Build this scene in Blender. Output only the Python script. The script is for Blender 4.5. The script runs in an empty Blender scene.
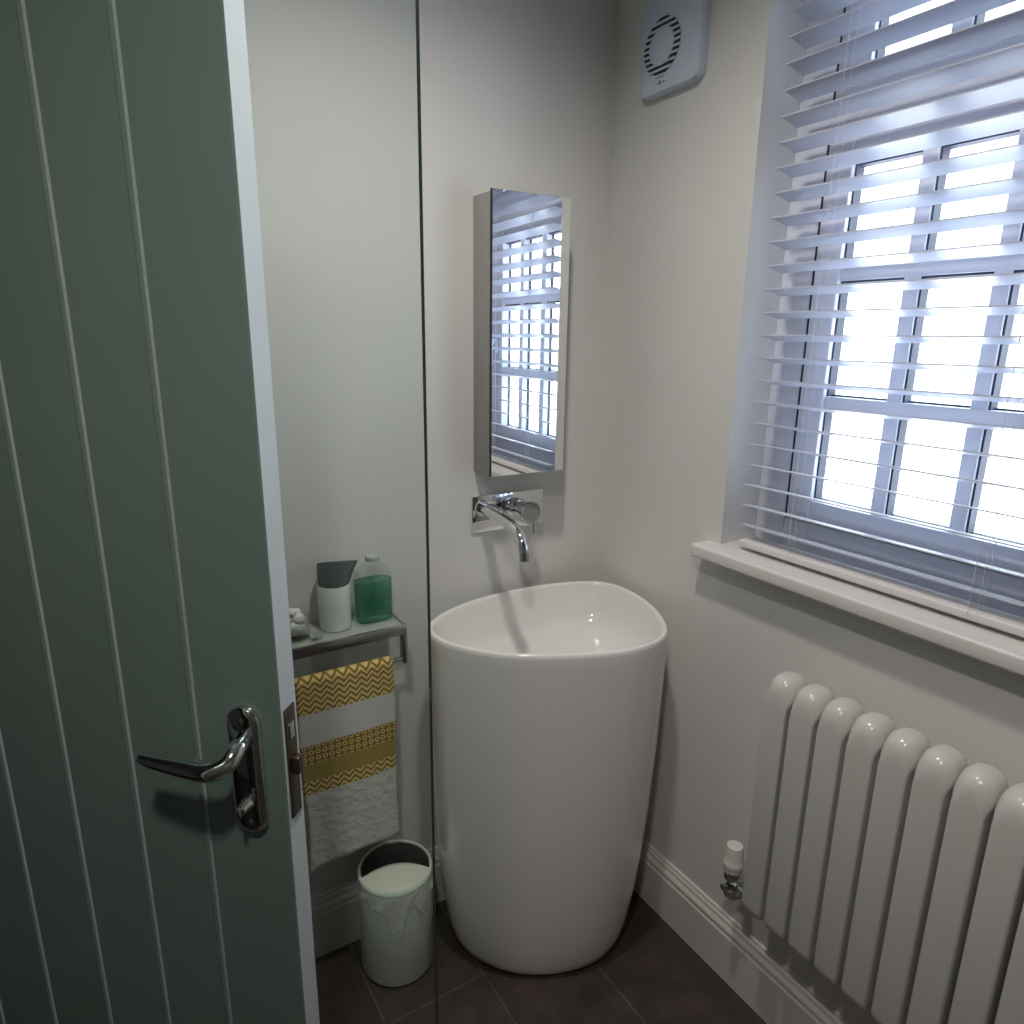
import bpy, bmesh, math, random
from mathutils import Vector, Matrix
random.seed(7)
PI = math.pi
C = bpy.context.scene.collection
W, D = 1.157, 1.418          # right wall plane x, back wall plane y (camera stands at x=0, y=0)
LX, RY, CEIL = -0.43, -0.75, 2.42

# ------------------------------------------------------------------ materials
def mat(name, col, rough=0.5, metal=0.0, bump=None, var=None, coat=0.0, spec=0.5, trans=0.0, ior=1.45, sss=0):
    m = bpy.data.materials.new(name); m.use_nodes = True
    nt = m.node_tree; b = nt.nodes['Principled BSDF']
    b.inputs['Base Color'].default_value = (*col, 1)
    b.inputs['Roughness'].default_value = rough
    b.inputs['Metallic'].default_value = metal
    b.inputs['Specular IOR Level'].default_value = spec
    b.inputs['Coat Weight'].default_value = coat
    b.inputs['Coat Roughness'].default_value = 0.06
    b.inputs['Transmission Weight'].default_value = trans
    b.inputs['IOR'].default_value = ior
    tc = nt.nodes.new('ShaderNodeTexCoord')
    if var:
        sc, amt = var
        n = nt.nodes.new('ShaderNodeTexNoise'); n.inputs['Scale'].default_value = sc; n.inputs['Detail'].default_value = 4
        nt.links.new(tc.outputs['Object'], n.inputs['Vector'])
        r = nt.nodes.new('ShaderNodeValToRGB')
        r.color_ramp.elements[0].position = .3; r.color_ramp.elements[1].position = .7
        r.color_ramp.elements[0].color = tuple(c*(1-amt) for c in col)+(1,)
        r.color_ramp.elements[1].color = tuple(min(1, c*(1+amt)) for c in col)+(1,)
        nt.links.new(n.outputs['Fac'], r.inputs['Fac']); nt.links.new(r.outputs['Color'], b.inputs['Base Color'])
    if bump:
        sc, st, dist = bump
        n = nt.nodes.new('ShaderNodeTexNoise'); n.inputs['Scale'].default_value = sc; n.inputs['Detail'].default_value = 3
        nt.links.new(tc.outputs['Object'], n.inputs['Vector'])
        bp = nt.nodes.new('ShaderNodeBump'); bp.inputs['Strength'].default_value = st; bp.inputs['Distance'].default_value = dist
        nt.links.new(n.outputs['Fac'], bp.inputs['Height']); nt.links.new(bp.outputs['Normal'], b.inputs['Normal'])
    return m

M = {}
M['wall'] = mat('wall_paint', (.71, .705, .685), .55, bump=(180, .12, .001), var=(3, .015))
M['ceiling'] = mat('ceiling_paint', (.78, .77, .75), .7, bump=(150, .1, .001))
M['trim'] = mat('gloss_trim_paint', (.70, .67, .63), .28, var=(6, .02), bump=(40, .05, .001))
M['sill'] = mat('sill_board', (.74, .72, .70), .35, var=(8, .02))
M['upvc'] = mat('window_plastic', (.74, .76, .86), .3, bump=(60, .06, .0006))
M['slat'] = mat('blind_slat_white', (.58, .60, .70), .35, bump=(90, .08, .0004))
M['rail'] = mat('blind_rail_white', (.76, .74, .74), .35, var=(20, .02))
M['cord'] = mat('cord', (.78, .80, .88), .8, bump=(600, .2, .0005))
M['ceramic'] = mat('glazed_ceramic', (.83, .82, .795), .12, coat=.6, var=(2, .008))
M['rad'] = mat('radiator_enamel', (.63, .63, .60), .22, coat=.3, var=(5, .012))
M['chrome'] = mat('chrome', (.80, .81, .83), .06, 1.0, bump=(30, .02, .0003))
M['satin'] = mat('brushed_steel', (.58, .57, .55), .16, 1.0, bump=(200, .05, .0003))
M['brass'] = mat('aged_bronze', (.17, .125, .105), .35, 1.0, var=(60, .2))
M['mirror'] = mat('mirror_glass', (.90, .92, .93), .0, 1.0)
M['cabinet'] = mat('cabinet_side', (.38, .38, .36), .3, .2, var=(10, .03))
M['black'] = mat('black_shadow_gap', (.02, .02, .025), .5, bump=(50, .05, .0005))
M['sealshade'] = mat('seal_rebate_shade', (.05, .055, .085), .6, bump=(50, .05, .0005))  # dark colour for glass seals and for shade painted in the rebates
M['door'] = mat('door_paint_sage', (.24, .30, .285), .20, coat=.45, bump=(35, .05, .0006), var=(4, .04))
M['dooredge'] = mat('door_edge_paint', (.74, .77, .83), .4, bump=(50, .06, .0005), var=(5, .02))
M['fan'] = mat('fan_plastic', (.58, .67, .78), .4, var=(12, .02))
M['fandark'] = mat('fan_dark', (.03, .035, .045), .6, bump=(50, .05, .0005))
M['binwhite'] = mat('bin_enamel', (.74, .82, .74), .3, coat=.2, var=(6, .03))
M['binflap'] = mat('bin_flap', (.78, .77, .68), .35, var=(10, .015))
M['bintrim'] = mat('bin_collar', (.55, .56, .53), .25, .6, var=(10, .02))
M['binchrome'] = mat('bin_dark_lid', (.085, .085, .09), .2, 1.0, var=(8, .1))
M['cupwhite'] = mat('pot_plastic', (.68, .71, .68), .3, var=(10, .02))
M['capclear'] = mat('cap_plastic', (.42, .46, .44), .2, var=(20, .05))
M['cupgrey'] = mat('pot_grey', (.13, .145, .155), .3, var=(30, .15))
M['cotton'] = mat('cotton_wool', (.80, .79, .76), .95, bump=(120, .8, .004))
M['rubber'] = mat('valve_white', (.74, .70, .66), .4, var=(12, .02))
M['pipe'] = mat('painted_pipe', (.55, .54, .51), .35, var=(12, .03))
M['darkwall'] = mat('dark_unseen_wall', (.13, .125, .12), .4, var=(5, .1))  # invented dark colour for unseen walls, to darken what chrome and door reflect
M['hall'] = mat('hall_paint', (.20, .18, .17), .8, var=(3, .03))

def glass_simple(name, tint, refl=1.0, ior=1.5, trans_l=0.0):
    """thin clear sheet: transparent + fresnel reflection (+ some translucency for frosted panes)"""
    m = bpy.data.materials.new(name); m.use_nodes = True; nt = m.node_tree; nt.nodes.clear()
    out = nt.nodes.new('ShaderNodeOutputMaterial'); mix = nt.nodes.new('ShaderNodeMixShader')
    t = nt.nodes.new('ShaderNodeBsdfTransparent'); t.inputs[0].default_value = (*tint, 1)
    g = nt.nodes.new('ShaderNodeBsdfGlossy'); g.inputs['Roughness'].default_value = 0.0 if not trans_l else .15
    lw = nt.nodes.new('ShaderNodeLayerWeight'); lw.inputs['Blend'].default_value = .5
    pw = nt.nodes.new('ShaderNodeMath'); pw.operation = 'POWER'; pw.inputs[1].default_value = 5; nt.links.new(lw.outputs['Facing'], pw.inputs[0])
    fr = nt.nodes.new('ShaderNodeMath'); fr.operation = 'MULTIPLY_ADD'; fr.inputs[1].default_value = .9; fr.inputs[2].default_value = .035*refl; nt.links.new(pw.outputs[0], fr.inputs[0])
    src = t.outputs[0]
    if trans_l:
        tl = nt.nodes.new('ShaderNodeBsdfTranslucent'); tl.inputs[0].default_value = (*tint, 1)
        n = nt.nodes.new('ShaderNodeTexNoise'); n.inputs['Scale'].default_value = 14; tc = nt.nodes.new('ShaderNodeTexCoord')
        nt.links.new(tc.outputs['Object'], n.inputs['Vector'])
        mr = nt.nodes.new('ShaderNodeMapRange'); mr.inputs['To Min'].default_value = trans_l-.1; mr.inputs['To Max'].default_value = trans_l+.1
        nt.links.new(n.outputs['Fac'], mr.inputs['Value'])
        m2 = nt.nodes.new('ShaderNodeMixShader'); nt.links.new(mr.outputs[0], m2.inputs[0])
        nt.links.new(t.outputs[0], m2.inputs[1]); nt.links.new(tl.outputs[0], m2.inputs[2]); src = m2.outputs[0]
    nt.links.new(fr.outputs[0], mix.inputs[0]); nt.links.new(src, mix.inputs[1]); nt.links.new(g.outputs[0], mix.inputs[2])
    nt.links.new(mix.outputs[0], out.inputs[0])
    return m
M['screen'] = glass_simple('shower_screen_glass', (.955, .985, .965))
M['screenedge'] = mat('shower_screen_edge', (.035, .06, .055), .1, coat=.5, var=(8, .1))
M['pane'] = glass_simple('frosted_pane', (.93, .97, .99), trans_l=.35)
def frost():
    m = bpy.data.materials.new('frosted_shelf_glass'); m.use_nodes = True; nt = m.node_tree; b = nt.nodes['Principled BSDF']; out = nt.nodes['Material Output']
    b.inputs['Base Color'].default_value = (.66, .70, .67, 1); b.inputs['Roughness'].default_value = .15
    t = nt.nodes.new('ShaderNodeBsdfTransparent'); mx = nt.nodes.new('ShaderNodeMixShader')
    n = nt.nodes.new('ShaderNodeTexNoise'); n.inputs['Scale'].default_value = 8; mr = nt.nodes.new('ShaderNodeMapRange')
    mr.inputs['To Min'].default_value = .4; mr.inputs['To Max'].default_value = .55
    nt.links.new(n.outputs['Fac'], mr.inputs['Value']); nt.links.new(mr.outputs[0], mx.inputs[0])
    nt.links.new(t.outputs[0], mx.inputs[1]); nt.links.new(b.outputs[0], mx.inputs[2]); nt.links.new(mx.outputs[0], out.inputs[0])
    return m
M['frost'] = frost()
M['jar'] = glass_simple('jar_glass', (.95, .96, .95), ior=1.5)
M['bag'] = bpy.data.materials.new('bag_film')
def bagmat():
    m = M['bag']; m.use_nodes = True; nt = m.node_tree; b = nt.nodes['Principled BSDF']; out = nt.nodes['Material Output']
    b.inputs['Base Color'].default_value = (.86, .87, .88, 1); b.inputs['Roughness'].default_value = .25
    t = nt.nodes.new('ShaderNodeBsdfTransparent'); mx = nt.nodes.new('ShaderNodeMixShader')
    n = nt.nodes.new('ShaderNodeTexNoise'); n.inputs['Scale'].default_value = 35; tc = nt.nodes.new('ShaderNodeTexCoord')
    nt.links.new(tc.outputs['Object'], n.inputs['Vector'])
    mr = nt.nodes.new('ShaderNodeMapRange'); mr.inputs['To Min'].default_value = .3; mr.inputs['To Max'].default_value = .95
    nt.links.new(n.outputs['Fac'], mr.inputs['Value']); nt.links.new(mr.outputs[0], mx.inputs[0])
    nt.links.new(t.outputs[0], mx.inputs[1]); nt.links.new(b.outputs[0], mx.inputs[2]); nt.links.new(mx.outputs[0], out.inputs[0])
    bp = nt.nodes.new('ShaderNodeBump'); bp.inputs['Strength'].default_value = .6; bp.inputs['Distance'].default_value = .004
    nt.links.new(n.outputs['Fac'], bp.inputs['Height']); nt.links.new(bp.outputs['Normal'], b.inputs['Normal'])
bagmat()
def liquid():
    m = bpy.data.materials.new('green_liquid'); m.use_nodes = True; b = m.node_tree.nodes['Principled BSDF']
    b.inputs['Base Color'].default_value = (.07, .36, .20, 1); b.inputs['Roughness'].default_value = .08
    b.inputs['Transmission Weight'].default_value = .75; b.inputs['IOR'].default_value = 1.15
    nt = m.node_tree; tc = nt.nodes.new('ShaderNodeTexCoord'); n = nt.nodes.new('ShaderNodeTexNoise'); n.inputs['Scale'].default_value = 25
    r = nt.nodes.new('ShaderNodeValToRGB'); r.color_ramp.elements[0].position = .35; r.color_ramp.elements[1].position = .65
    r.color_ramp.elements[0].color = (.07, .33, .21, 1); r.color_ramp.elements[1].color = (.26, .62, .46, 1)
    nt.links.new(tc.outputs['Object'], n.inputs['Vector']); nt.links.new(n.outputs['Fac'], r.inputs['Fac']); nt.links.new(r.outputs[0], b.inputs['Base Color'])
    return m
M['liquid'] = liquid()

def floor_mat():
    m = bpy.data.materials.new('slate_floor_tiles'); m.use_nodes = True; nt = m.node_tree; b = nt.nodes['Principled BSDF']
    tc = nt.nodes.new('ShaderNodeTexCoord'); mp = nt.nodes.new('ShaderNodeMapping')
    mp.inputs['Rotation'].default_value = (0, 0, PI/2); mp.inputs['Location'].default_value = (.25, .606, 0)
    nt.links.new(tc.outputs['Object'], mp.inputs['Vector'])
    br = nt.nodes.new('ShaderNodeTexBrick'); br.inputs['Scale'].default_value = 1
    br.inputs['Brick Width'].default_value = .60; br.inputs['Row Height'].default_value = .2515
    br.inputs['Mortar Size'].default_value = .0022; br.inputs['Mortar Smooth'].default_value = .3; br.inputs['Bias'].default_value = 0
    br.inputs['Color1'].default_value = (.045, .033, .032, 1); br.inputs['Color2'].default_value = (.058, .045, .043, 1)
    br.inputs['Mortar'].default_value = (.10, .088, .08, 1)
    nt.links.new(mp.outputs[0], br.inputs['Vector'])
    n = nt.nodes.new('ShaderNodeTexNoise'); n.inputs['Scale'].default_value = 9; n.inputs['Detail'].default_value = 8; n.inputs['Roughness'].default_value = .65
    nt.links.new(tc.outputs['Object'], n.inputs['Vector'])
    r = nt.nodes.new('ShaderNodeValToRGB'); r.color_ramp.elements[0].position = .35; r.color_ramp.elements[1].position = .7
    r.color_ramp.elements[0].color = (.55, .55, .55, 1); r.color_ramp.elements[1].color = (1.7, 1.6, 1.5, 1)
    nt.links.new(n.outputs['Fac'], r.inputs['Fac'])
    mx = nt.nodes.new('ShaderNodeMix'); mx.data_type = 'RGBA'; mx.blend_type = 'MULTIPLY'; mx.inputs[0].default_value = .8
    nt.links.new(br.outputs['Color'], mx.inputs[6]); nt.links.new(r.outputs[0], mx.inputs[7])
    nt.links.new(mx.outputs[2], b.inputs['Base Color']); b.inputs['Roughness'].default_value = .42
    bp = nt.nodes.new('ShaderNodeBump'); bp.inputs['Strength'].default_value = .35; bp.inputs['Distance'].default_value = .003
    nt.links.new(n.outputs['Fac'], bp.inputs['Height']); nt.links.new(bp.outputs['Normal'], b.inputs['Normal'])
    return m
M['floor'] = floor_mat()

# towel: yellow chevron band, white, dots/plain/chevron band, then white embossed terry (object z measured from the hem)
def towel_mat():
    m = bpy.data.materials.new('towel_terry'); m.use_nodes = True; nt = m.node_tree; b = nt.nodes['Principled BSDF']
    N = nt.nodes.new; L = nt.links.new
    tc = N('ShaderNodeTexCoord'); sp = N('ShaderNodeSeparateXYZ'); L(tc.outputs['Object'], sp.inputs[0])
    X, Z = sp.outputs[0], sp.outputs[2]
    def ma(op, a, bb=None, c=None):
        n = N('ShaderNodeMath'); n.operation = op
        for i, v in enumerate((a, bb, c)):
            if v is None: continue
            if isinstance(v, (int, float)): n.inputs[i].default_value = v
            else: L(v, n.inputs[i])
        return n.outputs[0]
    def band(lo, hi): return ma('MULTIPLY', ma('GREATER_THAN', Z, lo), ma('LESS_THAN', Z, hi))
    zig = ma('PINGPONG', X, .0125)                       # chevron: z shifted by a triangle wave of x
    zz = ma('SUBTRACT', Z, ma('MULTIPLY', zig, 1.0))
    chev = ma('GREATER_THAN', ma('FRACT', ma('MULTIPLY', zz, 1/.0135)), .5)
    fx = ma('SUBTRACT', ma('FRACT', ma('MULTIPLY', X, 1/.0145)), .5)
    fz = ma('SUBTRACT', ma('FRACT', ma('MULTIPLY', Z, 1/.0145)), .5)
    rr = ma('SQRT', ma('ADD', ma('MULTIPLY', fx, fx), ma('MULTIPLY', fz, fz)))
    ring = ma('MULTIPLY', ma('GREATER_THAN', rr, .2), ma('LESS_THAN', rr, .38))
    ytop = band(.372, .60); ydot = band(.255, .300); ymid = band(.215, .255); ychev = band(.183, .215)
    white = (.66, .65, .62, 1); light = (.80, .59, .24, 1); dark = (.27, .16, .025, 1); midc = (.38, .27, .06, 1)
    def mixc(f, a, c):
        n = N('ShaderNodeMix'); n.data_type = 'RGBA'; L(f, n.inputs[0])
        for i, v in ((6, a), (7, c)):
            if isinstance(v, tuple): n.inputs[i].default_value = v
            else: L(v, n.inputs[i])
        return n.outputs[2]
    ch = mixc(chev, light, dark); dt = mixc(ring, dark, light)
    col = mixc(ytop, white, ch); col = mixc(ydot, col, dt); col = mixc(ymid, col, midc); col = mixc(ychev, col, ch)
    L(col, b.inputs['Base Color']); b.inputs['Roughness'].default_value = .95
    b.inputs['Sheen Weight'].default_value = .3
    n = N('ShaderNodeTexNoise'); n.inputs['Scale'].default_value = 260; L(tc.outputs['Object'], n.inputs['Vector'])
    vo = N('ShaderNodeTexVoronoi'); vo.inputs['Scale'].default_value = 55; L(tc.outputs['Object'], vo.inputs['Vector'])
    low = ma('MULTIPLY', vo.outputs['Distance'], ma('LESS_THAN', Z, .183))
    h = ma('ADD', n.outputs['Fac'], ma('MULTIPLY', low, 1.1))
    bp = N('ShaderNodeBump'); bp.inputs['Strength'].default_value = .7; bp.inputs['Distance'].default_value = .0025
    L(h, bp.inputs['Height']); L(bp.outputs['Normal'], b.inputs['Normal'])
    return m
M['towel'] = towel_mat()

# ------------------------------------------------------------------ mesh helpers
def add_box(bm, lo, hi, bev=0.0, seg=2):
    r = bmesh.ops.create_cube(bm, size=1)
    vs = r['verts']; c = [(a+b)/2 for a, b in zip(lo, hi)]; s = [b-a for a, b in zip(lo, hi)]
    for v in vs: v.co = Vector((c[0]+v.co.x*s[0], c[1]+v.co.y*s[1], c[2]+v.co.z*s[2]))
    if bev:
        es = list({e for v in vs for e in v.link_edges})
        bmesh.ops.bevel(bm, geom=es, offset=bev, segments=seg, affect='EDGES', profile=.5)
def rings(bm, loops, cap0=True, cap1=True, closed=True):
    rs = [[bm.verts.new(p) for p in l] for l in loops]
    n = len(rs[0])
    for a, b in zip(rs, rs[1:]):
        for i in range(n if closed else n-1):
            j = (i+1) % n
            bm.faces.new((a[i], a[j], b[j], b[i]))
    if cap0: bm.faces.new(list(reversed(rs[0])))
    if cap1: bm.faces.new(rs[-1])
    return rs
def add_lathe(bm, prof, c=(0, 0, 0), n=48, axis='Z', cap0=True, cap1=True):
    loops = []
    for r, h in prof:
        l = []
        for i in range(n):
            a = 2*PI*i/n; x, y = r*math.cos(a), r*math.sin(a)
            p = {'Z': (x, y, h), 'Y': (x, h, y), 'X': (h, x, y)}[axis]
            l.append((c[0]+p[0], c[1]+p[1], c[2]+p[2]))
        loops.append(l)
    rings(bm, loops, cap0, cap1)
def add_tube(bm, pts, rad, n=16, flat=1.0):
    pts = [Vector(p) for p in pts]; loops = []
    up = Vector((0, 0, 1)); prev = None
    for i, p in enumerate(pts):
        t = (pts[min(i+1, len(pts)-1)]-pts[max(i-1, 0)]).normalized()
        if prev is None:
            s = t.cross(up)
            if s.length < .1: s = t.cross(Vector((1, 0, 0)))
        else: s = prev - t*prev.dot(t)
        s.normalize(); prev = s; u = s.cross(t)
        r = rad[i] if isinstance(rad, (list, tuple)) else rad
        loops.append([p + s*(r*math.cos(2*PI*k/n)) + u*(r*flat*math.sin(2*PI*k/n)) for k in range(n)])
    rings(bm, loops)
def smooth_curve(pts, k=8):
    out = []; P = [Vector(p) for p in pts]; P = [P[0]*2-P[1]]+P+[P[-1]*2-P[-2]]
    for i in range(1, len(P)-2):
        a, b, c, d = P[i-1:i+3]
        for j in range(k):
            t = j/k
            out.append(.5*((2*b)+(c-a)*t+(2*a-5*b+4*c-d)*t*t+(3*b-a-3*c+d)*t**3))
    out.append(P[-2]); return out
def obj(name, bm, m, parent=None, loc=None, smooth=True, extra=None, bevel=0, ang=40):
    """link bm as ONE mesh object; loc = world origin of the object (bm given in world coordinates when parent has no rotation)"""
    bmesh.ops.recalc_face_normals(bm, faces=bm.faces)
    me = bpy.data.meshes.new(name); bm.to_mesh(me); bm.free()
    o = bpy.data.objects.new(name, me); C.objects.link(o)
    base = Vector(parent_world(parent)) if parent else Vector((0, 0, 0))
    if loc is None: loc = base
    loc = Vector(loc)
    if not getattr(parent, 'rot_local', False) and not (parent and parent.get('_local')):
        me.transform(Matrix.Translation(-loc)); o.location = loc-base
    for x in ([m] if not isinstance(m, (list, tuple)) else m): me.materials.append(x)
    if parent: o.parent = parent
    if smooth:
        me.polygons.foreach_set('use_smooth', [True]*len(me.polygons))
        me.set_sharp_from_angle(angle=math.radians(ang))
    if bevel:
        md = o.modifiers.new('edge', 'BEVEL'); md.width = bevel; md.segments = 2; md.limit_method = 'ANGLE'
    return o
def parent_world(p):
    v = Vector(p.location)
    while p.parent: p = p.parent; v = v + Vector(p.location)
    return v
def thing(name, label, cat, loc, rotz=0, group=None):
    o = bpy.data.objects.new(name, None); C.objects.link(o); o.location = loc; o.rotation_euler = (0, 0, rotz)
    o.empty_display_size = .05
    if rotz: o['_local'] = True
    return tag(o, label, cat, group)
def tag(o, label, cat, group=None):
    o['label'] = label; o['category'] = cat
    if group: o['group'] = group
    return o
def struct(name, bm, m, parent=None, **k):
    o = obj(name, bm, m, parent, **k)
    if parent is None: o['kind'] = 'structure'
    return o
def box(lo, hi, bev=0, seg=2):
    bm = bmesh.new(); add_box(bm, lo, hi, bev, seg); return bm

# ------------------------------------------------------------------ the room
HX = -1.5
struct('floor', box((HX, RY, -.05), (W+.2, D+.1, 0)), M['floor'], smooth=False)
struct('ceiling', box((HX, RY, CEIL), (W+.2, D+.1, CEIL+.05)), M['ceiling'], smooth=False)
struct('wall_back', box((HX, D, 0), (W+.2, D+.1, CEIL)), M['wall'], smooth=False)
struct('wall_front', box((HX, RY-.1, 0), (W+.2, RY, CEIL)), M['darkwall'], smooth=False)
# right wall with the window opening
OY0, OY1, OZ0, OZ1 = .29, .982, 1.035, 2.26
bm = bmesh.new()
add_box(bm, (W, RY, 0), (W+.2, OY0, CEIL)); add_box(bm, (W, OY1, 0), (W+.2, D, CEIL))
add_box(bm, (W, OY0, 0), (W+.2, OY1, OZ0)); add_box(bm, (W, OY0, OZ1), (W+.2, OY1, CEIL))
struct('wall_right', bm, M['wall'], smooth=False)
sy_wall = .47
struct('wall_shower', box((LX-.1, RY, 0), (LX, sy_wall, CEIL)), M['darkwall'], smooth=False)
# left wall with the doorway (hinge side towards the back wall)
DY0, DY1, DZ = .49, 1.29, 2.02
bm = bmesh.new()
add_box(bm, (LX-.1, sy_wall, 0), (LX, DY0, CEIL)); add_box(bm, (LX-.1, DY1, 0), (LX, D, CEIL)); add_box(bm, (LX-.1, DY0, DZ), (LX, DY1, CEIL))
struct('wall_left', bm, M['wall'], smooth=False)
struct('wall_hallway', box((HX-.1, RY, 0), (HX, D, CEIL)), M['hall'], smooth=False)
bm = bmesh.new()
add_box(bm, (LX-.11, DY0-.06, 0), (LX+.012, DY0, DZ+.06), .003); add_box(bm, (LX-.11, DY1, 0), (LX+.012, DY1+.06, DZ+.06), .003)
add_box(bm, (LX-.11, DY0, DZ), (LX+.012, DY1, DZ+.06), .003)
struct('trim_1', bm, M['trim'])
# moulded baseboards
BB = [(0, 0), (.018, 0), (.018, .120), (.0145, .126), (.0145, .131), (.0175, .134), (.0165, .140), (.011, .148), (.010, .156), (.0065, .160), (.0055, .166), (0, .168)]
def skirting(name, p0, p1, nrm):
    bm = bmesh.new(); p0 = Vector(p0); p1 = Vector(p1); nrm = Vector(nrm)
    rings(bm, [[p+nrm*a+Vector((0, 0, z)) for a, z in BB] for p in (p0, p1)])
    struct(name, bm, M['trim'], ang=25)
skirting('baseboard_back', (LX+.012, D, 0), (W-.0005, D, 0), (0, -1, 0))
skirting('baseboard_right', (W, RY, 0), (W, D-.0005, 0), (-1, 0, 0))
# window board
bm = box((1.106, .245, 1.030), (1.262, 1.024, 1.060), .006, 3)
struct('trim_2', bm, M['sill'])

# ------------------------------------------------------------------ window: fixed frame, casement with glazing bars, fanlight
FX = 1.28
bm = bmesh.new()
YL, YR = OY1, OY0
add_box(bm, (FX-.012, .909, 1.050), (FX+.07, OY1, OZ1), .003); add_box(bm, (FX-.012, OY0, 1.050), (FX+.07, .371, OZ1), .003)
add_box(bm, (FX-.012, .371, 1.050), (FX+.07, .909, 1.126), .003); add_box(bm, (FX-.012, .371, 1.868), (FX+.07, .909, 1.925), .003)
add_box(bm, (FX-.012, .371, 2.225), (FX+.07, .909, OZ1), .003)
win = struct('window_1', bm, M['upvc'])
def part(name, bm, m, parent, **k): return obj(name, bm, m, parent, **k)
cols = [(.721, .846), (.5765, .693), (.432, .550)]
rows = [(1.176, 1.366), (1.392, 1.612), (1.638, 1.820)]
def glazed(name, y0, y1, z0, z1, cols, rows, x0, x1):
    bm = bmesh.new(); ys = sorted(cols); zs = sorted(rows)
    add_box(bm, (x0, y0, z0), (x1, ys[0][0], z1), .003); add_box(bm, (x0, ys[-1][1], z0), (x1, y1, z1), .003)
    add_box(bm, (x0, ys[0][0], z0), (x1, ys[-1][1], zs[0][0]), .003); add_box(bm, (x0, ys[0][0], zs[-1][1]), (x1, ys[-1][1], z1), .003)
    fr = part(name, bm, M['upvc'], win)
    b2 = bmesh.new()
    for a, b in zip(ys, ys[1:]): add_box(b2, (x0+.006, a[1], zs[0][0]), (x1-.005, b[0], zs[-1][1]), .002)
    for a, b in zip(zs, zs[1:]): add_box(b2, (x0+.0055, ys[0][0], a[1]), (x1-.0055, ys[-1][1], b[0]), .002)
    if len(b2.verts): part('glazing_bar', b2, M['upvc'], fr)
    b3 = box((x0+.034, ys[0][0]-.004, zs[0][0]-.004), (x0+.038, ys[-1][1]+.004, zs[-1][1]+.004))
    part('window_pane', b3, M['pane'], fr, smooth=False)
    b4 = bmesh.new(); ga, gb, t = x0+.0105, x0+.0338, .0035  # glass seals, deepened to paint shade onto the rebate sides
    for a in ys:
        for q in zs:
            add_box(b4, (ga+.017, a[0], q[0]), (gb, a[0]+.003, q[1])); add_box(b4, (ga, a[1]-t, q[0]), (gb, a[1], q[1]))
            add_box(b4, (ga+.012, a[0]+.003, q[0]), (gb, a[1]-t, q[0]+.003)); add_box(b4, (ga, a[0]+.003, q[1]-.004), (gb, a[1]-t, q[1]))
    g_ = part('seal_rebate_shade', b4, M['sealshade'], fr, smooth=False)
    return fr
glazed('casement', .3765, .8995, 1.1295, 1.8645, cols, rows, FX-.020, FX+.045)
glazed('fanlight', .3765, .8995, 1.9285, 2.2215, [(.705, .835), (.560, .672), (.43, .53)], [(1.972, 2.185)], FX-.020, FX+.045)
bm = bmesh.new()   # black strips painting the shadow gap round the casement and fanlight
for z0, z1 in ((1.126, 1.868), (1.925, 2.225)):
    for y in (.371, .9): add_box(bm, (FX-.011, y, z0), (FX+.02, y+(.009 if y > .5 else .005), z1))
    for z in (z0, z1-.003): add_box(bm, (FX-.009, .371, z), (FX+.02, .905, z+.003))
part('shadow_gap_strip', bm, M['black'], win, smooth=False)
bm = bmesh.new()
add_box(bm, (FX-.032, .384, 1.44), (FX-.020, .402, 1.50), .003); add_tube(bm, [(FX-.035, .393, 1.49), (FX-.045, .393, 1.47), (FX-.046, .393, 1.39)], .007, 10)
part('window_handle', bm, M['upvc'], win)

# ------------------------------------------------------------------ venetian blind
bl = thing('venetian_blind', 'white wooden slatted blind hanging inside the window recess, slats open', 'blind', (1.185, .63, 1.066))
BY0, BY1 = .335, .937
TILT = math.radians(12)
proto = None
zs = [1.112+.0436*i for i in range(26)]
for i, z in enumerate(zs):
    if proto is None:
        bm = bmesh.new(); n = 8; loops = []
        for y in (BY0, BY1):
            top = []; bot = []
            for k in range(n+1):
                t = -1+2*k/n; x = .0248*t; c = .0016*(1-t*t)
                top.append((x, y, c+.0012)); bot.append((x, y, c-.0012))
            pr = top+bot[::-1]; ca, sa = math.cos(TILT), math.sin(TILT)
            loops.append([(1.185+p[0]*ca+p[2]*sa, p[1], z-p[0]*sa+p[2]*ca) for p in pr])
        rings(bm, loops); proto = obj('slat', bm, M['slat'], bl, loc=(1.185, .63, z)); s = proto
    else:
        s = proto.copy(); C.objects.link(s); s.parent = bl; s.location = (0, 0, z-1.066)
part('bottom_rail', box((1.160, BY0, 1.068), (1.210, BY1, 1.084), .004, 3), M['rail'], bl)
part('headrail', box((1.160, BY0, 2.215), (1.212, BY1, 2.256), .003), M['rail'], bl)
for yc in (.815, .478):
    for x in (1.1595, 1.2105):
        bm = bmesh.new(); add_tube(bm, [(x, yc, 1.075), (x, yc, 2.22)], .0006, 6); part('ladder_cord', bm, M['cord'], bl)
    bm = bmesh.new(); add_tube(bm, [(1.1585, yc-.014, 1.085), (1.1585, yc-.014, 2.22)], .0005, 6); part('lift_cord', bm, M['cord'], bl)

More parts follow.
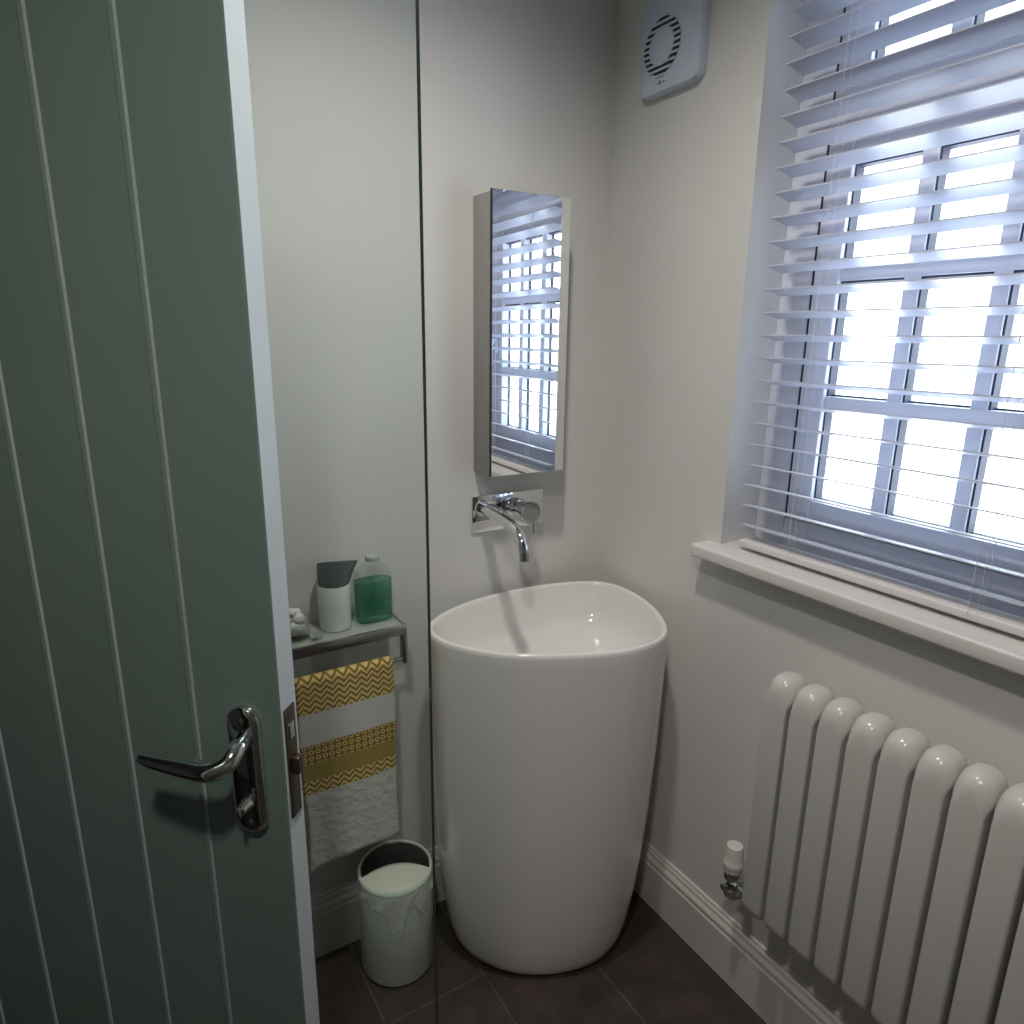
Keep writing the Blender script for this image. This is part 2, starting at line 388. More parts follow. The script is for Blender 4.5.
# ------------------------------------------------------------------ radiator
rad = thing('column_radiator', 'white enamelled column radiator with domed tops below the window sill', 'radiator', (1.09, .45, .33))
PIT = .0568; Y1ST = .722; RX0, RX1 = 1.043, 1.120; ZB, ZT = .328, .864
colp = None
for i in range(12):
    yc = Y1ST-PIT*i
    if colp is None:
        bm = bmesh.new(); loops = []
        def sec(x0, x1, hw, z, rr):
            l = []; cx = (x0+x1)/2; hx = (x1-x0)/2; rr = min(rr, hx*.98, hw*.98)
            for (sx, sy, a0) in ((1, 1, 0), (-1, 1, 90), (-1, -1, 180), (1, -1, 270)):
                for k in range(6):
                    a = math.radians(a0+90*k/5)
                    l.append((cx+sx*(hx-rr)+rr*math.cos(a), yc+sy*(hw-rr)+rr*math.sin(a), z))
            return l
        hw = .0241
        for z, f, g, rr in ((ZB, .45, .5, .012), (ZB+.006, .75, .78, .010), (ZB+.016, .93, .95, .007), (ZB+.03, 1, 1, .005), (ZT-.042, 1, 1, .005), (ZT-.034, 1.0, 1.04, .010),
                            (ZT-.024, 1.0, 1.16, .018), (ZT-.012, .98, 1.17, .024), (ZT, .92, 1.08, .027), (ZT+.009, .78, .92, .027), (ZT+.015, .55, .65, .027), (ZT+.018, .25, .3, .027)):
            cx = (RX0+RX1)/2; hx = (RX1-RX0)/2
            loops.append(sec(cx-hx*f, cx+hx*f, hw*g, z, rr))
        rings(bm, loops)
        colp = obj('radiator_column', bm, M['rad'], rad, loc=(1.0815, yc, .33), ang=60)
    else:
        c = colp.copy(); C.objects.link(c); c.parent = rad; c.location = (1.0815-1.09, yc-.45, 0)
yl = Y1ST-PIT*11
bm = bmesh.new(); add_tube(bm, [(1.0865, Y1ST+.0235, .352), (1.0865, yl-.024, .352)], .017, 20); part('bottom_header', bm, M['rad'], rad)
bm = bmesh.new(); add_tube(bm, [(1.100, Y1ST+.010, .836), (1.100, yl-.010, .836)], .010, 20); part('top_header', bm, M['rad'], rad)
for y in (Y1ST-PIT*1.5, Y1ST-PIT*9.5): part('wall_bracket', box((1.112, y-.012, .74), (W+.0005, y+.012, .79), .002), M['rad'], rad)
# valve
VX, VY = 1.0865, .806
vl = thing('radiator_valve', 'thermostatic valve with white ribbed knob and chrome body at the radiator end', 'valve', (VX, VY, .274))
bm = bmesh.new()
n = 40; prof = [(r*1.12, z-.036) for r, z in ((.0165, .402), (.0185, .405), (.0195, .416), (.0205, .420), (.0205, .426), (.019, .429), (.0185, .440), (.0165, .460), (.015, .466), (.009, .468))]
loops = []
for r, z in prof:
    l = []
    for i in range(n):
        a = 2*PI*i/n; q = r*(1-(.07 if (i % 2 and .393 < z < .426) else 0)); l.append((VX+q*math.cos(a), VY+q*math.sin(a), z))
    loops.append(l)
rings(bm, loops); part('thermostat_head', bm, M['rubber'], vl, ang=30)
bm = bmesh.new()
add_lathe(bm, [(.013, .300), (.0145, .302), (.0145, .316), (.011, .320), (.011, .344), (.0165, .346), (.0165, .359), (.014, .3655)], (VX, VY, 0), 6)
add_lathe(bm, [(.009, Y1ST+.0245), (.009, VY-.022), (.0135, VY-.0215), (.0135, VY-.010), (.010, VY-.0095), (.010, VY)], (VX, 0, .337), 12, 'Y')
add_lathe(bm, [(.008, VX-.026), (.0105, VX-.024), (.0105, VX-.010), (.009, VX)], (0, VY, .331), 8, 'X')
part('valve_body', bm, M['chrome'], vl, ang=30)
bm = bmesh.new(); add_tube(bm, smooth_curve([(VX, VY, .302), (VX, VY, .297), (VX+.012, VY, .288), (VX+.035, VY, .281), (W+.0005, VY, .281)], 6), .0075, 12)
part('supply_pipe', bm, M['pipe'], vl)

# ------------------------------------------------------------------ extractor fan
fan = thing('extractor_fan', 'pale grey square extractor fan with a round vent high on the wall', 'extractor fan', (W, 1.232, 2.12))
def rrect(y0, y1, z0, z1, r, x, k=6):
    l = []
    for cy, cz, a0 in ((y1-r, z1-r, 0), (y0+r, z1-r, 90), (y0+r, z0+r, 180), (y1-r, z0+r, 270)):
        for i in range(k+1):
            a = math.radians(a0+90*i/k); l.append((x, cy+r*math.cos(a), cz+r*math.sin(a)))
    return l
FY0, FY1, FZ0, FZ1 = 1.130, 1.306, 2.016, 2.212; fxf = W-.024
bm = bmesh.new()
rings(bm, [rrect(FY0, FY1, FZ0, FZ1, .02, W), rrect(FY0, FY1, FZ0, FZ1, .02, fxf+.008), rrect(FY0+.003, FY1-.003, FZ0+.003, FZ1-.003, .02, fxf+.002), rrect(FY0+.010, FY1-.010, FZ0+.010, FZ1-.010, .018, fxf)])
part('fan_cover', bm, M['fan'], fan)
fcy, fcz = 1.240, 2.104
bm = bmesh.new()
prof = [(.036, fxf+.001), (.036, fxf-.0012), (.054, fxf-.0012), (.054, fxf+.001)]
add_lathe(bm, prof, (0, fcy, fcz), 48, 'X', False, False)
part('vent_grille', bm, M['fandark'], fan)
bm = bmesh.new()
for i in range(11):
    z = fcz-.056+.0112*i; h = math.sqrt(max(.0, .056**2-(z-fcz)**2)); hi = math.sqrt(max(0, .034**2-(z-fcz)**2))
    if h < .012: h = .012
    if hi > .005:
        add_box(bm, (fxf-.0035, fcy-h, z-.0023), (fxf, fcy-hi, z+.0023)); add_box(bm, (fxf-.0035, fcy+hi, z-.0023), (fxf, fcy+h, z+.0023))
    else: add_box(bm, (fxf-.0035, fcy-h, z-.0023), (fxf, fcy+h, z+.0023))
part('louvre', bm, M['fan'], fan)
bm = bmesh.new(); add_lathe(bm, [(.037, fxf+.001), (.037, fxf-.003), (.034, fxf-.005), (.0, fxf-.006)][:3], (0, fcy, fcz), 40, 'X')
part('vent_centre', bm, M['fan'], fan)
bm = bmesh.new()
for y, z, w_, h_ in ((1.242, 2.0335, .010, .0022), (1.229, 2.0345, .006, .0022), (1.240, 2.0370, .003, .005)): add_box(bm, (fxf-.0006, y-w_/2, z-h_/2), (fxf+.001, y+w_/2, z+h_/2))
part('maker_mark', bm, M['fandark'], fan)

# ------------------------------------------------------------------ freestanding basin
RIM = [(0.599, 1.319), (0.673, 1.366), (0.763, 1.392), (0.847, 1.399), (0.927, 1.396), (1.007, 1.384), (1.077, 1.358), (1.120, 1.326), (1.137, 1.281), (1.136, 1.217), (1.122, 1.148), (1.094, 1.080), (1.057, 1.022), (1.018, 0.990), (0.969, 0.974), (0.906, 0.974), (0.83, 0.995), (0.729, 1.045), (0.66, 1.092), (0.614, 1.148), (0.586, 1.194), (0.575, 1.241), (0.580, 1.283)]
bc = Vector((.862, 1.195))
def resample(pts, n):
    P = [Vector((*p, 0)) for p in pts]; m = len(P); dense = []
    for i in range(m):
        a, b, c, d = P[i-1], P[i], P[(i+1) % m], P[(i+2) % m]
        for j in range(12):
            t = j/12; dense.append(.5*((2*b)+(c-a)*t+(2*a-5*b+4*c-d)*t*t+(3*b-a-3*c+d)*t**3))
    for _ in range(40): dense = [(dense[i-1]+dense[i]*2+dense[(i+1) % len(dense)])/4 for i in range(len(dense))]
    out = []
    for k in range(n):
        ang = 2*PI*k/n; best = None
        dx = Vector((math.cos(ang), math.sin(ang)))
        for i in range(len(dense)):
            a = dense[i].xy-bc; b = dense[(i+1) % len(dense)].xy-bc
            ca = dx.x*a.y-dx.y*a.x; cb = dx.x*b.y-dx.y*b.x
            if ca*cb <= 0 and ca != cb and a.dot(dx) > 0 and b.dot(dx) > 0:
                t = -ca/(cb-ca); best = (a+(b-a)*t).length
        out.append(best)
    return out
NR = 128; RR = resample(RIM, NR)
mean = sum(RR)/NR
def ring_at(scale, z, inset=0.0, circ=0.0, off=(0, 0)):
    l = []
    for k in range(NR):
        a = 2*PI*k/NR; r = RR[k]*(1-circ)+mean*circ; r = r*scale-inset
        l.append((bc.x+off[0]+r*math.cos(a), bc.y+off[1]+r*math.sin(a), z))
    return l
bas = thing('pedestal_basin', 'tall white freestanding ceramic basin tapering to the floor in the corner', 'wash basin', (bc.x, bc.y, 0))
bm = bmesh.new()
o_ = (-.012, .004)
outer = [(.68, 0, 0, .3), (.735, .004, 0, .28), (.785, .018, 0, .24), (.825, .045, 0, .2), (.862, .09, 0, .16), (.90, .17, 0, .12), (.935, .28, 0, .08), (.962, .42, 0, .05), (.980, .58, 0, .02),
         (.992, .74, 0, 0), (.998, .835, 0, 0), (1, .858, 0, 0), (1, .866, .001, 0), (1, .8695, .004, 0), (1, .870, .008, 0), (1, .868, .0125, 0), (1, .862, .0155, 0), (1, .84, .019, 0),
         (.985, .80, .022, 0), (.95, .775, .024, .05), (.87, .757, .025, .1), (.72, .745, .02, .2), (.5, .738, .01, .4), (.3, .734, .0, .7), (.13, .732, 0, 1)]
loops = []
for i, (s, z, ins, ci) in enumerate(outer):
    f = max(0, 1-z/.6) if i < 12 else 0
    loops.append(ring_at(s, z, ins, ci, (o_[0]*f, o_[1]*f)))
rings(bm, loops)
part('basin_body', bm, M['ceramic'], bas, ang=70)
bm = bmesh.new(); add_lathe(bm, [(.034, .7335), (.034, .737), (.028, .7395), (.020, .7395)], (bc.x, bc.y, 0), 32)
part('waste_fitting', bm, M['chrome'], bas)

# ------------------------------------------------------------------ wall mounted mixer tap
tap = thing('wall_basin_mixer', 'chrome wall mounted basin mixer on a rectangular plate under the mirror', 'tap', (.865, D, 1.08))
part('back_plate', box((.764, D-.007, 1.031), (.972, D, 1.123), .0025, 2), M['chrome'], tap)
SX = .790
bm = bmesh.new()
pth = smooth_curve([(SX, D-.006, 1.092), (SX, 1.36, 1.091), (SX, 1.30, 1.087), (SX, 1.258, 1.078), (SX, 1.232, 1.062), (SX, 1.219, 1.040), (SX, 1.214, 1.014)], 6)
add_tube(bm, pth, .0132, 20); part('spout', bm, M['chrome'], tap)
bm = bmesh.new(); add_lathe(bm, [(.020, D-.006), (.020, D-.012), (.0185, D-.014)], (SX, 0, 1.094), 32, 'Y'); part('spout_collar', bm, M['chrome'], tap)
HXc, HZ = .885, 1.086
bm = bmesh.new(); add_lathe(bm, [(.024, D-.006), (.024, D-.030), (.0225, D-.032), (.020, D-.032), (.020, D-.075), (.018, D-.078)], (HXc, 0, HZ), 36, 'Y'); lb = part('lever_body', bm, M['chrome'], tap)
bm = bmesh.new(); add_lathe(bm, [(.027, D-.075), (.028, D-.078), (.028, D-.084), (.026, D-.087)], (HXc, 0, HZ), 36, 'Y')
part('control_disc', bm, M['chrome'], tap)
bm = bmesh.new(); add_tube(bm, [(HXc+.008, D-.081, HZ-.022), (HXc+.010, D-.083, HZ-.055)], [.0035, .003], 12); part('lever_pin', bm, M['chrome'], tap)

# ------------------------------------------------------------------ mirror cabinet
mc = thing('mirror_cabinet', 'slim tall cabinet with a mirrored door above the tap', 'mirror cabinet', (.88, D, 1.186))
part('cabinet_box', box((.771, 1.336, 1.189), (.965, D, 1.797), .0015), M['cabinet'], mc)
bm = box((0, -.004, 0), (.199, 0, .612), .0008)
a_ = math.radians(-1.7)
bmesh.ops.rotate(bm, verts=bm.verts, cent=(0, 0, 0), matrix=Matrix.Rotation(a_, 3, 'Z'))
bmesh.ops.translate(bm, verts=bm.verts, vec=(.7685, 1.3325, 1.187))
md = part('mirror_door', bm, M['mirror'], mc, smooth=False)
bm = bmesh.new()
add_box(bm, (.7676, 1.3285, 1.187), (.7694, 1.3358, 1.799))
part('door_gap_strip', bm, M['black'], mc, smooth=False)  # black strip stands in for the dark gap along the mirror edge

# ------------------------------------------------------------------ shelf with towel rail
sh = thing('bathroom_shelf', 'chrome framed glass shelf with a towel rail on the back wall', 'shelf', (.30, D, .80))
SX0, SX1, SY, SZ = .03, .538, 1.297, .885
bm = bmesh.new()
add_box(bm, (SX0, SY, SZ-.024), (SX1, SY+.006, SZ), .0012)
add_box(bm, (SX0, SY+.006, SZ-.024), (SX0+.006, D, SZ), .0012); add_box(bm, (SX1-.006, SY+.006, SZ-.024), (SX1, D, SZ), .0012)
part('shelf_frame', bm, M['satin'], sh)
part('glass_shelf', box((SX0+.006, SY+.0065, SZ-.010), (SX1-.0065, D-.002, SZ-.003), .001), M['frost'], sh, smooth=False)
for x in (SX0, SX1-.006):
    bm = bmesh.new(); add_box(bm, (x-.005, SY-.001, .793), (x+.006, SY+.017, SZ-.0245), .001); part('side_bracket', bm, M['satin'], sh)
bm = bmesh.new(); add_tube(bm, [(SX0+.003, SY+.008, .802), (SX1-.003, SY+.008, .802)], .006, 16); part('towel_rail', bm, M['chrome'], sh)

# towel folded over the rail
TX0, TX1, TH = .290, .503, .362
bm = bmesh.new()
ry, rz = SY+.008, .802
pathp = []
for k in range(26): pathp.append((ry-.0098, TH+(rz-TH)*k/25))
for k in range(1, 8): a = PI-PI*k/8; pathp.append((ry+.0098*math.cos(a), rz+.0098*math.sin(a)))
for k in range(22): pathp.append((ry+.0098, rz-(rz-TH-.06)*k/21))
NXs = 24; grid = []
for i, (y, z) in enumerate(pathp):
    row = []
    front = 1 if i < 26 else -1
    hang = max(0, (rz-z)/(rz-TH))
    for j in range(NXs+1):
        u_ = j/NXs; x = TX0+(TX1-TX0)*u_
        wv = .0030*math.sin(u_*7+.8)*hang+.0022*math.sin(u_*15+2+z*9)*hang
        x += (.5-u_)*.008*math.sin(z*16)*hang + (.003*(1-u_) if hang > .6 else 0)
        dz = -.012*hang*(1-u_)**2 + .006*math.sin(u_*PI)*(hang**3) if front == 1 else 0
        row.append(bm.verts.new((x, y+(wv-.006*hang)*front, z+dz)))
    grid.append(row)
for a, b in zip(grid, grid[1:]):
    for j in range(NXs): bm.faces.new((a[j], a[j+1], b[j+1], b[j]))
tw = obj('hand_towel', bm, M['towel'], loc=(TX0, ry, TH), ang=80)
sd = tw.modifiers.new('thick', 'SOLIDIFY'); sd.thickness = .007; sd.offset = 0
sb = tw.modifiers.new('soft', 'SUBSURF'); sb.levels = 1; sb.render_levels = 1
tag(tw, 'white hand towel with mustard chevron and dotted bands hanging on the rail', 'towel')

# things standing on the shelf
GT = SZ-.003
px_, py_ = .402, 1.368
cp = thing('toiletry_pot', 'white cylindrical pot with a slanted dark grey top beside the green bottle', 'pot', (px_, py_, GT))
bm = bmesh.new(); add_lathe(bm, [(.030, GT), (.033, GT+.003), (.0345, GT+.05), (.035, GT+.098), (.034, GT+.101)], (px_, py_, 0), 36); part('canister', bm, M['cupwhite'], cp)
bm = bmesh.new(); loops = []
for k in range(9):
    t = k/8; l = []
    for i in range(36):
        a = 2*PI*i/36; sc = .0335+.0045*math.sin(t*PI*.5); x = sc*math.cos(a); y = sc*math.sin(a); x += .011*t*t*max(0, math.cos(a))
        z = GT+.1015+t*(.046-.004*math.cos(a)-.013*math.sin(a))
        l.append((px_+x+.006*t, py_+y, z))
    loops.append(l)
# sunk opening in the cap
for d, s in ((.0005, .95), (.0015, .8), (.002, .4)):
    l = []
    for i in range(36):
        a = 2*PI*i/36; x = .0375*s*math.cos(a)+.0095*s*max(0, math.cos(a)); y = .0375*s*math.sin(a)
        l.append((px_+x+.006, py_+y, GT+.1015+.046-.004*math.cos(a)*s-.013*math.sin(a)*s+d))
    loops.append(l)
rings(bm, loops); part('slanted_cap', bm, M['cupgrey'], cp)
bx_, by_ = .489, 1.366
bo = thing('soap_bottle', 'green liquid in a clear flat bottle at the right end of the shelf', 'bottle', (bx_, by_, GT))
def oval(cx, cy, rx, ry_, z, p=2.6, n=40):
    l = []
    for i in range(n):
        a = 2*PI*i/n; c, s = math.cos(a), math.sin(a)
        l.append((cx+rx*math.copysign(abs(c)**(2/p), c), cy+ry_*math.copysign(abs(s)**(2/p), s), z))
    return l
bm = bmesh.new()
rings(bm, [oval(bx_, by_, r1, r2, GT+z, p) for r1, r2, z, p in ((.036, .019, .001, 3), (.0395, .022, .004, 3), (.0405, .023, .05, 3), (.0405, .023, .095, 3))])
part('liquid_soap', bm, M['liquid'], bo)
bm = bmesh.new()
rings(bm, [oval(bx_, by_, r1, r2, GT+z, p) for r1, r2, z, p in ((.038, .021, .0, 3), (.0415, .024, .004, 3), (.042, .0245, .05, 3), (.042, .0245, .100, 3), (.039, .023, .112, 2.8), (.032, .019, .124, 2.5), (.022, .015, .133, 2.2), (.0135, .0135, .137, 2), (.0135, .0135, .140, 2))])
part('clear_bottle', bm, M['jar'], bo)
bm = bmesh.new(); add_lathe(bm, [(.0145, GT+.1402), (.015, GT+.141), (.015, GT+.149), (.0135, GT+.151)], (bx_, by_, 0), 28); part('bottle_cap', bm, M['capclear'], bo)
jx, jy = .312, 1.352
jr = thing('cotton_jar', 'small clear glass jar of white cotton wool on the shelf beside the door edge', 'jar', (jx, jy, GT))
bm = bmesh.new(); add_lathe(bm, [(.026, GT), (.029, GT+.003), (.030, GT+.03), (.030, GT+.055), (.032, GT+.058), (.032, GT+.061), (.0285, GT+.060), (.0285, GT+.006), (.02, GT+.005)], (jx, jy, 0), 36); part('glass_jar', bm, M['jar'], jr)
bm = bmesh.new()
for (dx, dy, dz, r) in ((0, 0, .026, .020), (.006, -.006, .044, .013), (-.009, .004, .046, .013), (-.006, -.002, .060, .010), (.005, .003, .057, .009)):
    bmesh.ops.create_icosphere(bm, subdivisions=3, radius=r, matrix=Matrix.Translation((jx+dx, jy+dy, GT+dz)))
cot = part('cotton_wool', bm, M['cotton'], jr)
gx, gy = .345, 1.322
gd = thing('glass_dish', 'tiny clear glass dish in front of the cotton jar', 'dish', (gx, gy, GT))
bm = bmesh.new(); add_lathe(bm, [(.011, GT), (.013, GT+.002), (.017, GT+.013), (.0155, GT+.013), (.0115, GT+.004), (.004, GT+.0035)], (gx, gy, 0), 28); part('dish_bowl', bm, M['jar'], gd)
bm = bmesh.new(); bmesh.ops.create_icosphere(bm, subdivisions=2, radius=.006, matrix=Matrix.Translation((gx, gy, GT+.0125))); part('glass_bead', bm, M['jar'], gd)

# ------------------------------------------------------------------ waste bin
nx, ny, nr, nh = .492, 1.300, .0885, .262
bn = thing('waste_bin', 'small round white bin with swing lid and plastic liner beside the basin', 'bin', (nx, ny, 0))
bm = bmesh.new(); add_lathe(bm, [(nr-.012, 0), (nr-.004, .003), (nr, .010), (nr, nh-.006), (nr-.001, nh)], (nx, ny, 0), 64); part('bin_body', bm, M['binwhite'], bn)
bm = bmesh.new(); add_lathe(bm, [(nr-.001, nh), (nr+.0005, nh+.002), (nr, nh+.007), (nr-.003, nh+.0105), (nr-.006, nh+.0105), (nr-.007, nh+.007), (nr-.007, nh+.001)], (nx, ny, 0), 64, cap0=False, cap1=False); part('collar', bm, M['binwhite'], bn)
# domed lid disc: dark polished rear part, cream front flap
view = math.atan2(-ny, -nx)+math.radians(2)       # flap faces the room
fv = Vector((math.cos(view), math.sin(view))); sv = Vector((-fv.y, fv.x))
def lidpt(a, b, up=0): return (nx+fv.x*a+sv.x*b, ny+fv.y*a+sv.y*b, nh+.006+up)
rl = nr-.0075
bm = bmesh.new(); loops = []
K = 24
for k in range(K+1):
    b = -rl*.985+2*rl*.985*k/K
    e = math.sqrt(rl*rl-b*b); f0 = .012-.034*(b/rl)**2*-1
    f0 = .004+.018*(b/rl)**2 if True else f0           # rear border of the flap, arched backwards in the middle
    row = []
    for j in range(9):
        t = j/8; a = f0+(max(e, f0)-f0)*t
        row.append(lidpt(a, b, .012*(1-t*t)*(1-(b/rl)**2)+.001))
    loops.append(row)
rows_ = [[bm.verts.new(p) for p in l] for l in loops]
for a, b in zip(rows_, rows_[1:]):
    for j in range(8): bm.faces.new((a[j], a[j+1], b[j+1], b[j]))
fl_ = part('front_flap', bm, M['binflap'], bn); sd = fl_.modifiers.new('t', 'SOLIDIFY'); sd.thickness = .002; sd.offset = -1
bm = bmesh.new(); loops = []
for k in range(K+1):
    b = -rl*.985+2*rl*.985*k/K
    e = math.sqrt(rl*rl-b*b); f0 = .002+.018*(b/rl)**2
    row = []
    for j in range(9):
        t = j/8; a = f0-(f0+e)*t
        row.append(lidpt(a, b, -.006*math.sin(PI*t)*(1-(b/rl)**2)))
    loops.append(row)
rows_ = [[bm.verts.new(p) for p in l] for l in loops]
for a, b in zip(rows_, rows_[1:]):
    for j in range(8): bm.faces.new((a[j], a[j+1], b[j+1], b[j]))
part('rear_flap', bm, M['binchrome'], bn)
bm = bmesh.new(); nb = 96; loops = []
for k in range(10):
    t = k/9; l = []
    for i in range(nb):
        a = 2*PI*i/nb; rel = (a-view+PI) % (2*PI)-PI
        tip = .075*math.exp(-((rel+.05)/.28)**2)+.04*math.exp(-((rel-.75)/.22)**2)
        ln = .030+tip+.006*math.sin(a*9)
        r = nr+.0018+.0022*t*(1+math.sin(a*11+t*3))+.0015*math.sin(a*23)*t
        l.append((nx+r*math.cos(a), ny+r*math.sin(a), nh-.001-ln*t))
    loops.append(l)
rings(bm, loops, False, False); part('bag_skirt', bm, M['bag'], bn)

# ------------------------------------------------------------------ door (local: x runs from the free edge to the hinge, z up, -y towards the camera side)
ph = math.radians(-43)
E0 = Vector((.146, .738))
# local +x = from free edge to hinge = -(cos ph, sin ph)
rz_ = math.atan2(-math.sin(ph), -math.cos(ph))
dr = thing('door_leaf', 'sage green painted plank door with chrome lever handle standing ajar behind the shower screen', 'door', (E0.x, E0.y, 0), rz_)
# local y: rotating (0,1) by rz_ -> (-sin, cos); face towards the camera has normal (sin ph, -cos ph)
fn = Vector((math.sin(ph), -math.cos(ph))); ly = Vector((-math.sin(rz_), math.cos(rz_)))
S = 1 if fn.dot(ly) > 0 else -1          # local y sign of the visible face
TH_, DW, DH = .036, .762, 1.985
bm = bmesh.new()
prof = [(0.0, -TH_), (0.0, -.002), (.002, 0)]
g = .115
while g < DW-.05:
    prof += [(g-.0062, 0), (g-.0054, -.0035), (g-.0042, -.0035)]+[(g-.0036*math.cos(PI*q/8), .0034*math.sin(PI*q/8)) for q in range(9)]+[(g+.0040, 0)]; g += .0975
prof += [(DW, 0), (DW, -TH_)]
rings(bm, [[(x, y*S, z) for x, y in prof] for z in (.008, DH)])
part('door_panel', bm, [M['door'], M['dooredge']], dr, smooth=False)
dp = dr.children[0].data
for p in dp.polygons:
    if p.normal.x < -.9: p.material_index = 1
def L3(x, y, z): return (x, y*S, z)
# long chrome plate with rounded ends
bm = bmesh.new()
def stadium(cx, hw, z0, z1, y, k=10):
    l = []
    for i in range(k+1): a = PI*i/k; l.append(L3(cx+hw*math.cos(a), y, z1-hw+hw*math.sin(a)))
    for i in range(k+1): a = PI+PI*i/k; l.append(L3(cx+hw*math.cos(a), y, z0+hw+hw*math.sin(a)))
    return l
pcx = .046
rings(bm, [stadium(pcx, .0215, .910, 1.080, 0), stadium(pcx, .0215, .910, 1.080, .006), stadium(pcx, .0195, .912, 1.078, .0085), stadium(pcx, .014, .9175, 1.0725, .0098)])
hp = part('handle_plate', bm, M['chrome'], dr)
bm = bmesh.new(); lp = smooth_curve([L3(.043, .008, 1.042), L3(.042, .026, 1.038), L3(.047, .042, 1.027), L3(.064, .050, 1.022), L3(.088, .051, 1.022), L3(.115, .050, 1.023), L3(.143, .048, 1.024), L3(.153, .047, 1.026)], 6)
nn = len(lp); add_tube(bm, lp, [(.0088+.0042*math.sin(PI*min(1, i/nn*1.1)))*(.75 if i == nn-1 else 1)*(1-.2*i/nn) for i in range(nn)], 18, 1.0)
part('lever_handle', bm, M['chrome'], dr)
for z in (1.063, .926):
    bm = bmesh.new()
    loops = [[L3(pcx+r*math.cos(2*PI*i/16), y, z+r*math.sin(2*PI*i/16)) for i in range(16)] for r, y in ((.0042, .009), (.0042, .0105), (.003, .0113))]
    rings(bm, loops)
    part('plate_screw', bm, M['satin'], dr)
bm = bmesh.new()
loops = [[L3(pcx+r*math.cos(2*PI*i/24), y, .954+r*math.sin(2*PI*i/24)) for i in range(24)] for r, y in ((.0085, .009), (.0085, .013), (.006, .017), (.006, .024), (.0045, .026))]
rings(bm, loops); add_box(bm, (pcx-.0022, min(.024*S, .031*S), .947), (pcx+.0022, max(.024*S, .031*S), .961), .001)
part('thumb_turn', bm, M['chrome'], dr)
def ybox(x0, x1, y0, y1, z0, z1, bev=0):
    return ((x0, min(y0*S, y1*S), z0), (x1, max(y0*S, y1*S), z1), bev)
bm = bmesh.new(); add_box(bm, *ybox(-.0022, .001, -.029, -.007, .926, 1.073, .0006)); lpz = part('lock_faceplate', bm, M['brass'], dr)
bm = bmesh.new(); add_box(bm, *ybox(-.012, 0, -.024, -.012, .985, 1.008, .0015)); part('latch_bolt', bm, M['brass'], dr)
bm = bmesh.new(); add_box(bm, *ybox(-.0035, 0, -.023, -.013, 1.032, 1.052, .0008)); part('dead_bolt', bm, M['chrome'], dr)
for z in (.3, 1.65):
    bm = bmesh.new(); add_tube(bm, [L3(DW+.004, -.018, z), L3(DW+.004, -.018, z+.1)], .006, 12); part('hinge', bm, M['satin'], dr)
if '_local' in dr: del dr['_local']

# ------------------------------------------------------------------ frameless shower screen parallel to the back wall
sx1 = .2195; sy = .480
sc_ = thing('shower_screen', 'clear frameless glass shower screen standing in front of the green door', 'shower screen', ((LX+sx1)/2, sy, .0))
part('glass_panel', box((LX+.002, sy, .012), (sx1, sy+.0042, 2.30)), M['screen'], sc_, smooth=False)
part('polished_edge', box((sx1+.0001, sy, .012), (sx1+.0008, sy+.0042, 2.30)), M['screenedge'], sc_, smooth=False)
bm = bmesh.new(); add_box(bm, (LX, sy-.008, 0), (LX+.02, sy-.0002, 2.30)); add_box(bm, (LX, sy+.00422, 0), (LX+.02, sy+.014, 2.30)); add_box(bm, (LX+.02, sy-.008, 0), (sx1, sy+.014, .0118))
part('wall_channel', bm, M['chrome'], sc_, smooth=False)

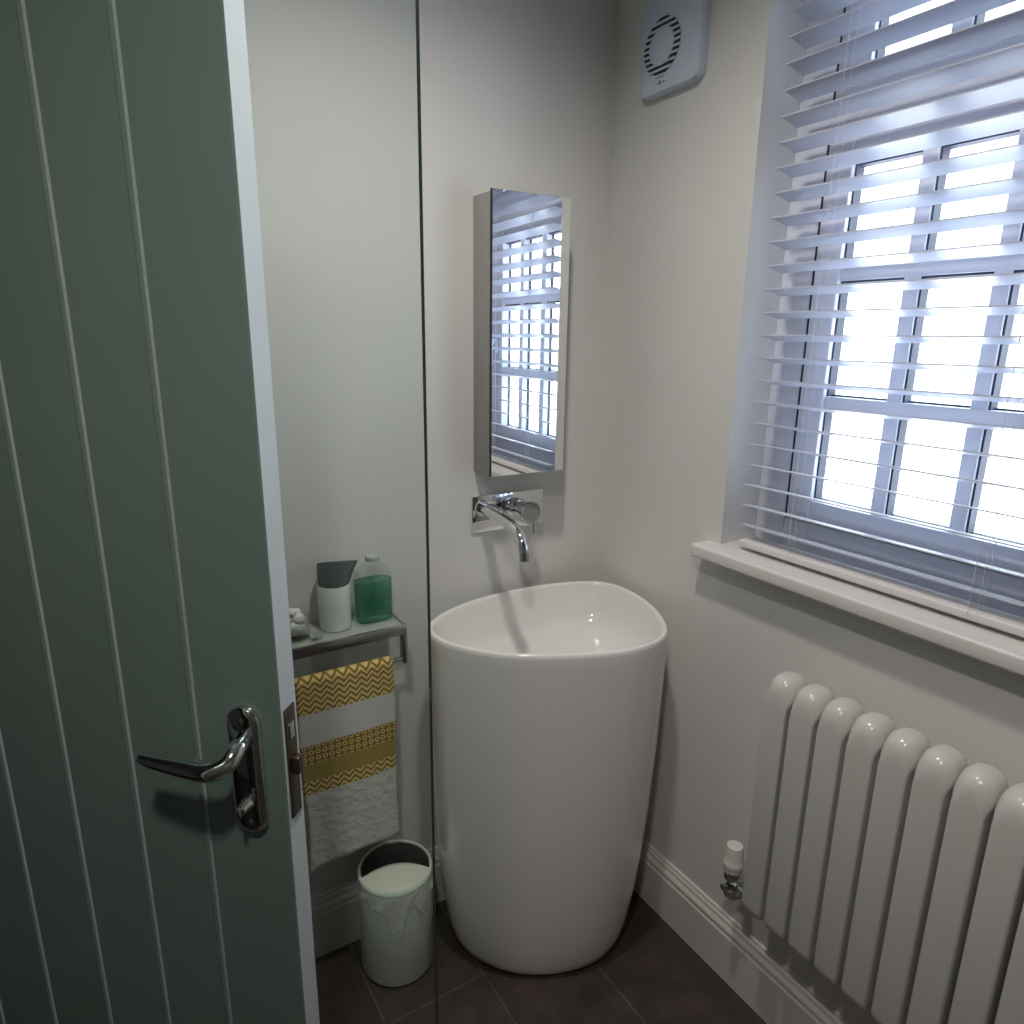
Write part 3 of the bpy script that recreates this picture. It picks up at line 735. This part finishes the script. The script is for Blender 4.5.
# ------------------------------------------------------------------ light
w = bpy.data.worlds.new('World'); bpy.context.scene.world = w; w.use_nodes = True
nt = w.node_tree; bg = nt.nodes['Background']
tc = nt.nodes.new('ShaderNodeTexCoord'); sp = nt.nodes.new('ShaderNodeSeparateXYZ'); rp = nt.nodes.new('ShaderNodeValToRGB')
nt.links.new(tc.outputs['Generated'], sp.inputs[0]); 
mr = nt.nodes.new('ShaderNodeMapRange'); mr.inputs['From Min'].default_value = -.4; mr.inputs['From Max'].default_value = .6
nt.links.new(sp.outputs[2], mr.inputs['Value']); nt.links.new(mr.outputs[0], rp.inputs['Fac'])
rp.color_ramp.elements[0].position = 0; rp.color_ramp.elements[0].color = (.86, .84, .92, 1)
rp.color_ramp.elements[1].position = 1; rp.color_ramp.elements[1].color = (.68, .93, 1.0, 1)
e = rp.color_ramp.elements.new(.42); e.color = (.90, .90, .96, 1)
nt.links.new(rp.outputs[0], bg.inputs[0]); bg.inputs[1].default_value = 6.8
# portal so the daylight is sampled through the window opening
pl = bpy.data.lights.new('window_portal', 'AREA'); pl.shape = 'RECTANGLE'; pl.size = .60; pl.size_y = 1.2
pl.cycles.is_portal = True
po = bpy.data.objects.new('window_portal', pl); C.objects.link(po); po.location = (1.37, .638, 1.65)
po.rotation_euler = (0, math.radians(90), 0)      # faces -x
pl.size, pl.size_y = 1.2, .66
for x, y, z, p, rad_ in ((.49, .76, 2.39, 28.0, .045), (-.12, .02, 2.39, 34.0, .05)):
    kind = 'SPOT'
    l = bpy.data.lights.new('ceiling_light', kind); l.energy = p; l.color = (1.0, .945, .885); l.shadow_soft_size = rad_
    l.spot_size = math.radians(157 if y > .5 else 150); l.spot_blend = 1
    o = bpy.data.objects.new('ceiling_light', l); C.objects.link(o); o.location = (x, y, z)

# ------------------------------------------------------------------ camera
cam = bpy.data.cameras.new('camera'); co = bpy.data.objects.new('camera', cam); C.objects.link(co)
F, PIT_, YAW, ROLL = 679.803, .252144, .556434, .0128317
fw = Vector((math.sin(YAW)*math.cos(PIT_), math.cos(YAW)*math.cos(PIT_), -math.sin(PIT_)))
rt = Vector((math.cos(YAW), -math.sin(YAW), 0)); up = rt.cross(fw)
r2 = rt*math.cos(ROLL)+up*math.sin(ROLL); u2 = -rt*math.sin(ROLL)+up*math.cos(ROLL)
mx = Matrix((r2, u2, -fw)).transposed().to_4x4(); mx.translation = (0, 0, 1.5)
co.matrix_world = mx
cam.sensor_width = 36; cam.sensor_fit = 'HORIZONTAL'; cam.lens = F/1024*36; cam.clip_start = .02
sc = bpy.context.scene; sc.camera = co
sc.view_settings.view_transform = 'Standard'; sc.view_settings.look = 'None'; sc.view_settings.gamma = 1
sc.view_settings.use_curve_mapping = False; sc.view_settings.exposure = 0.30
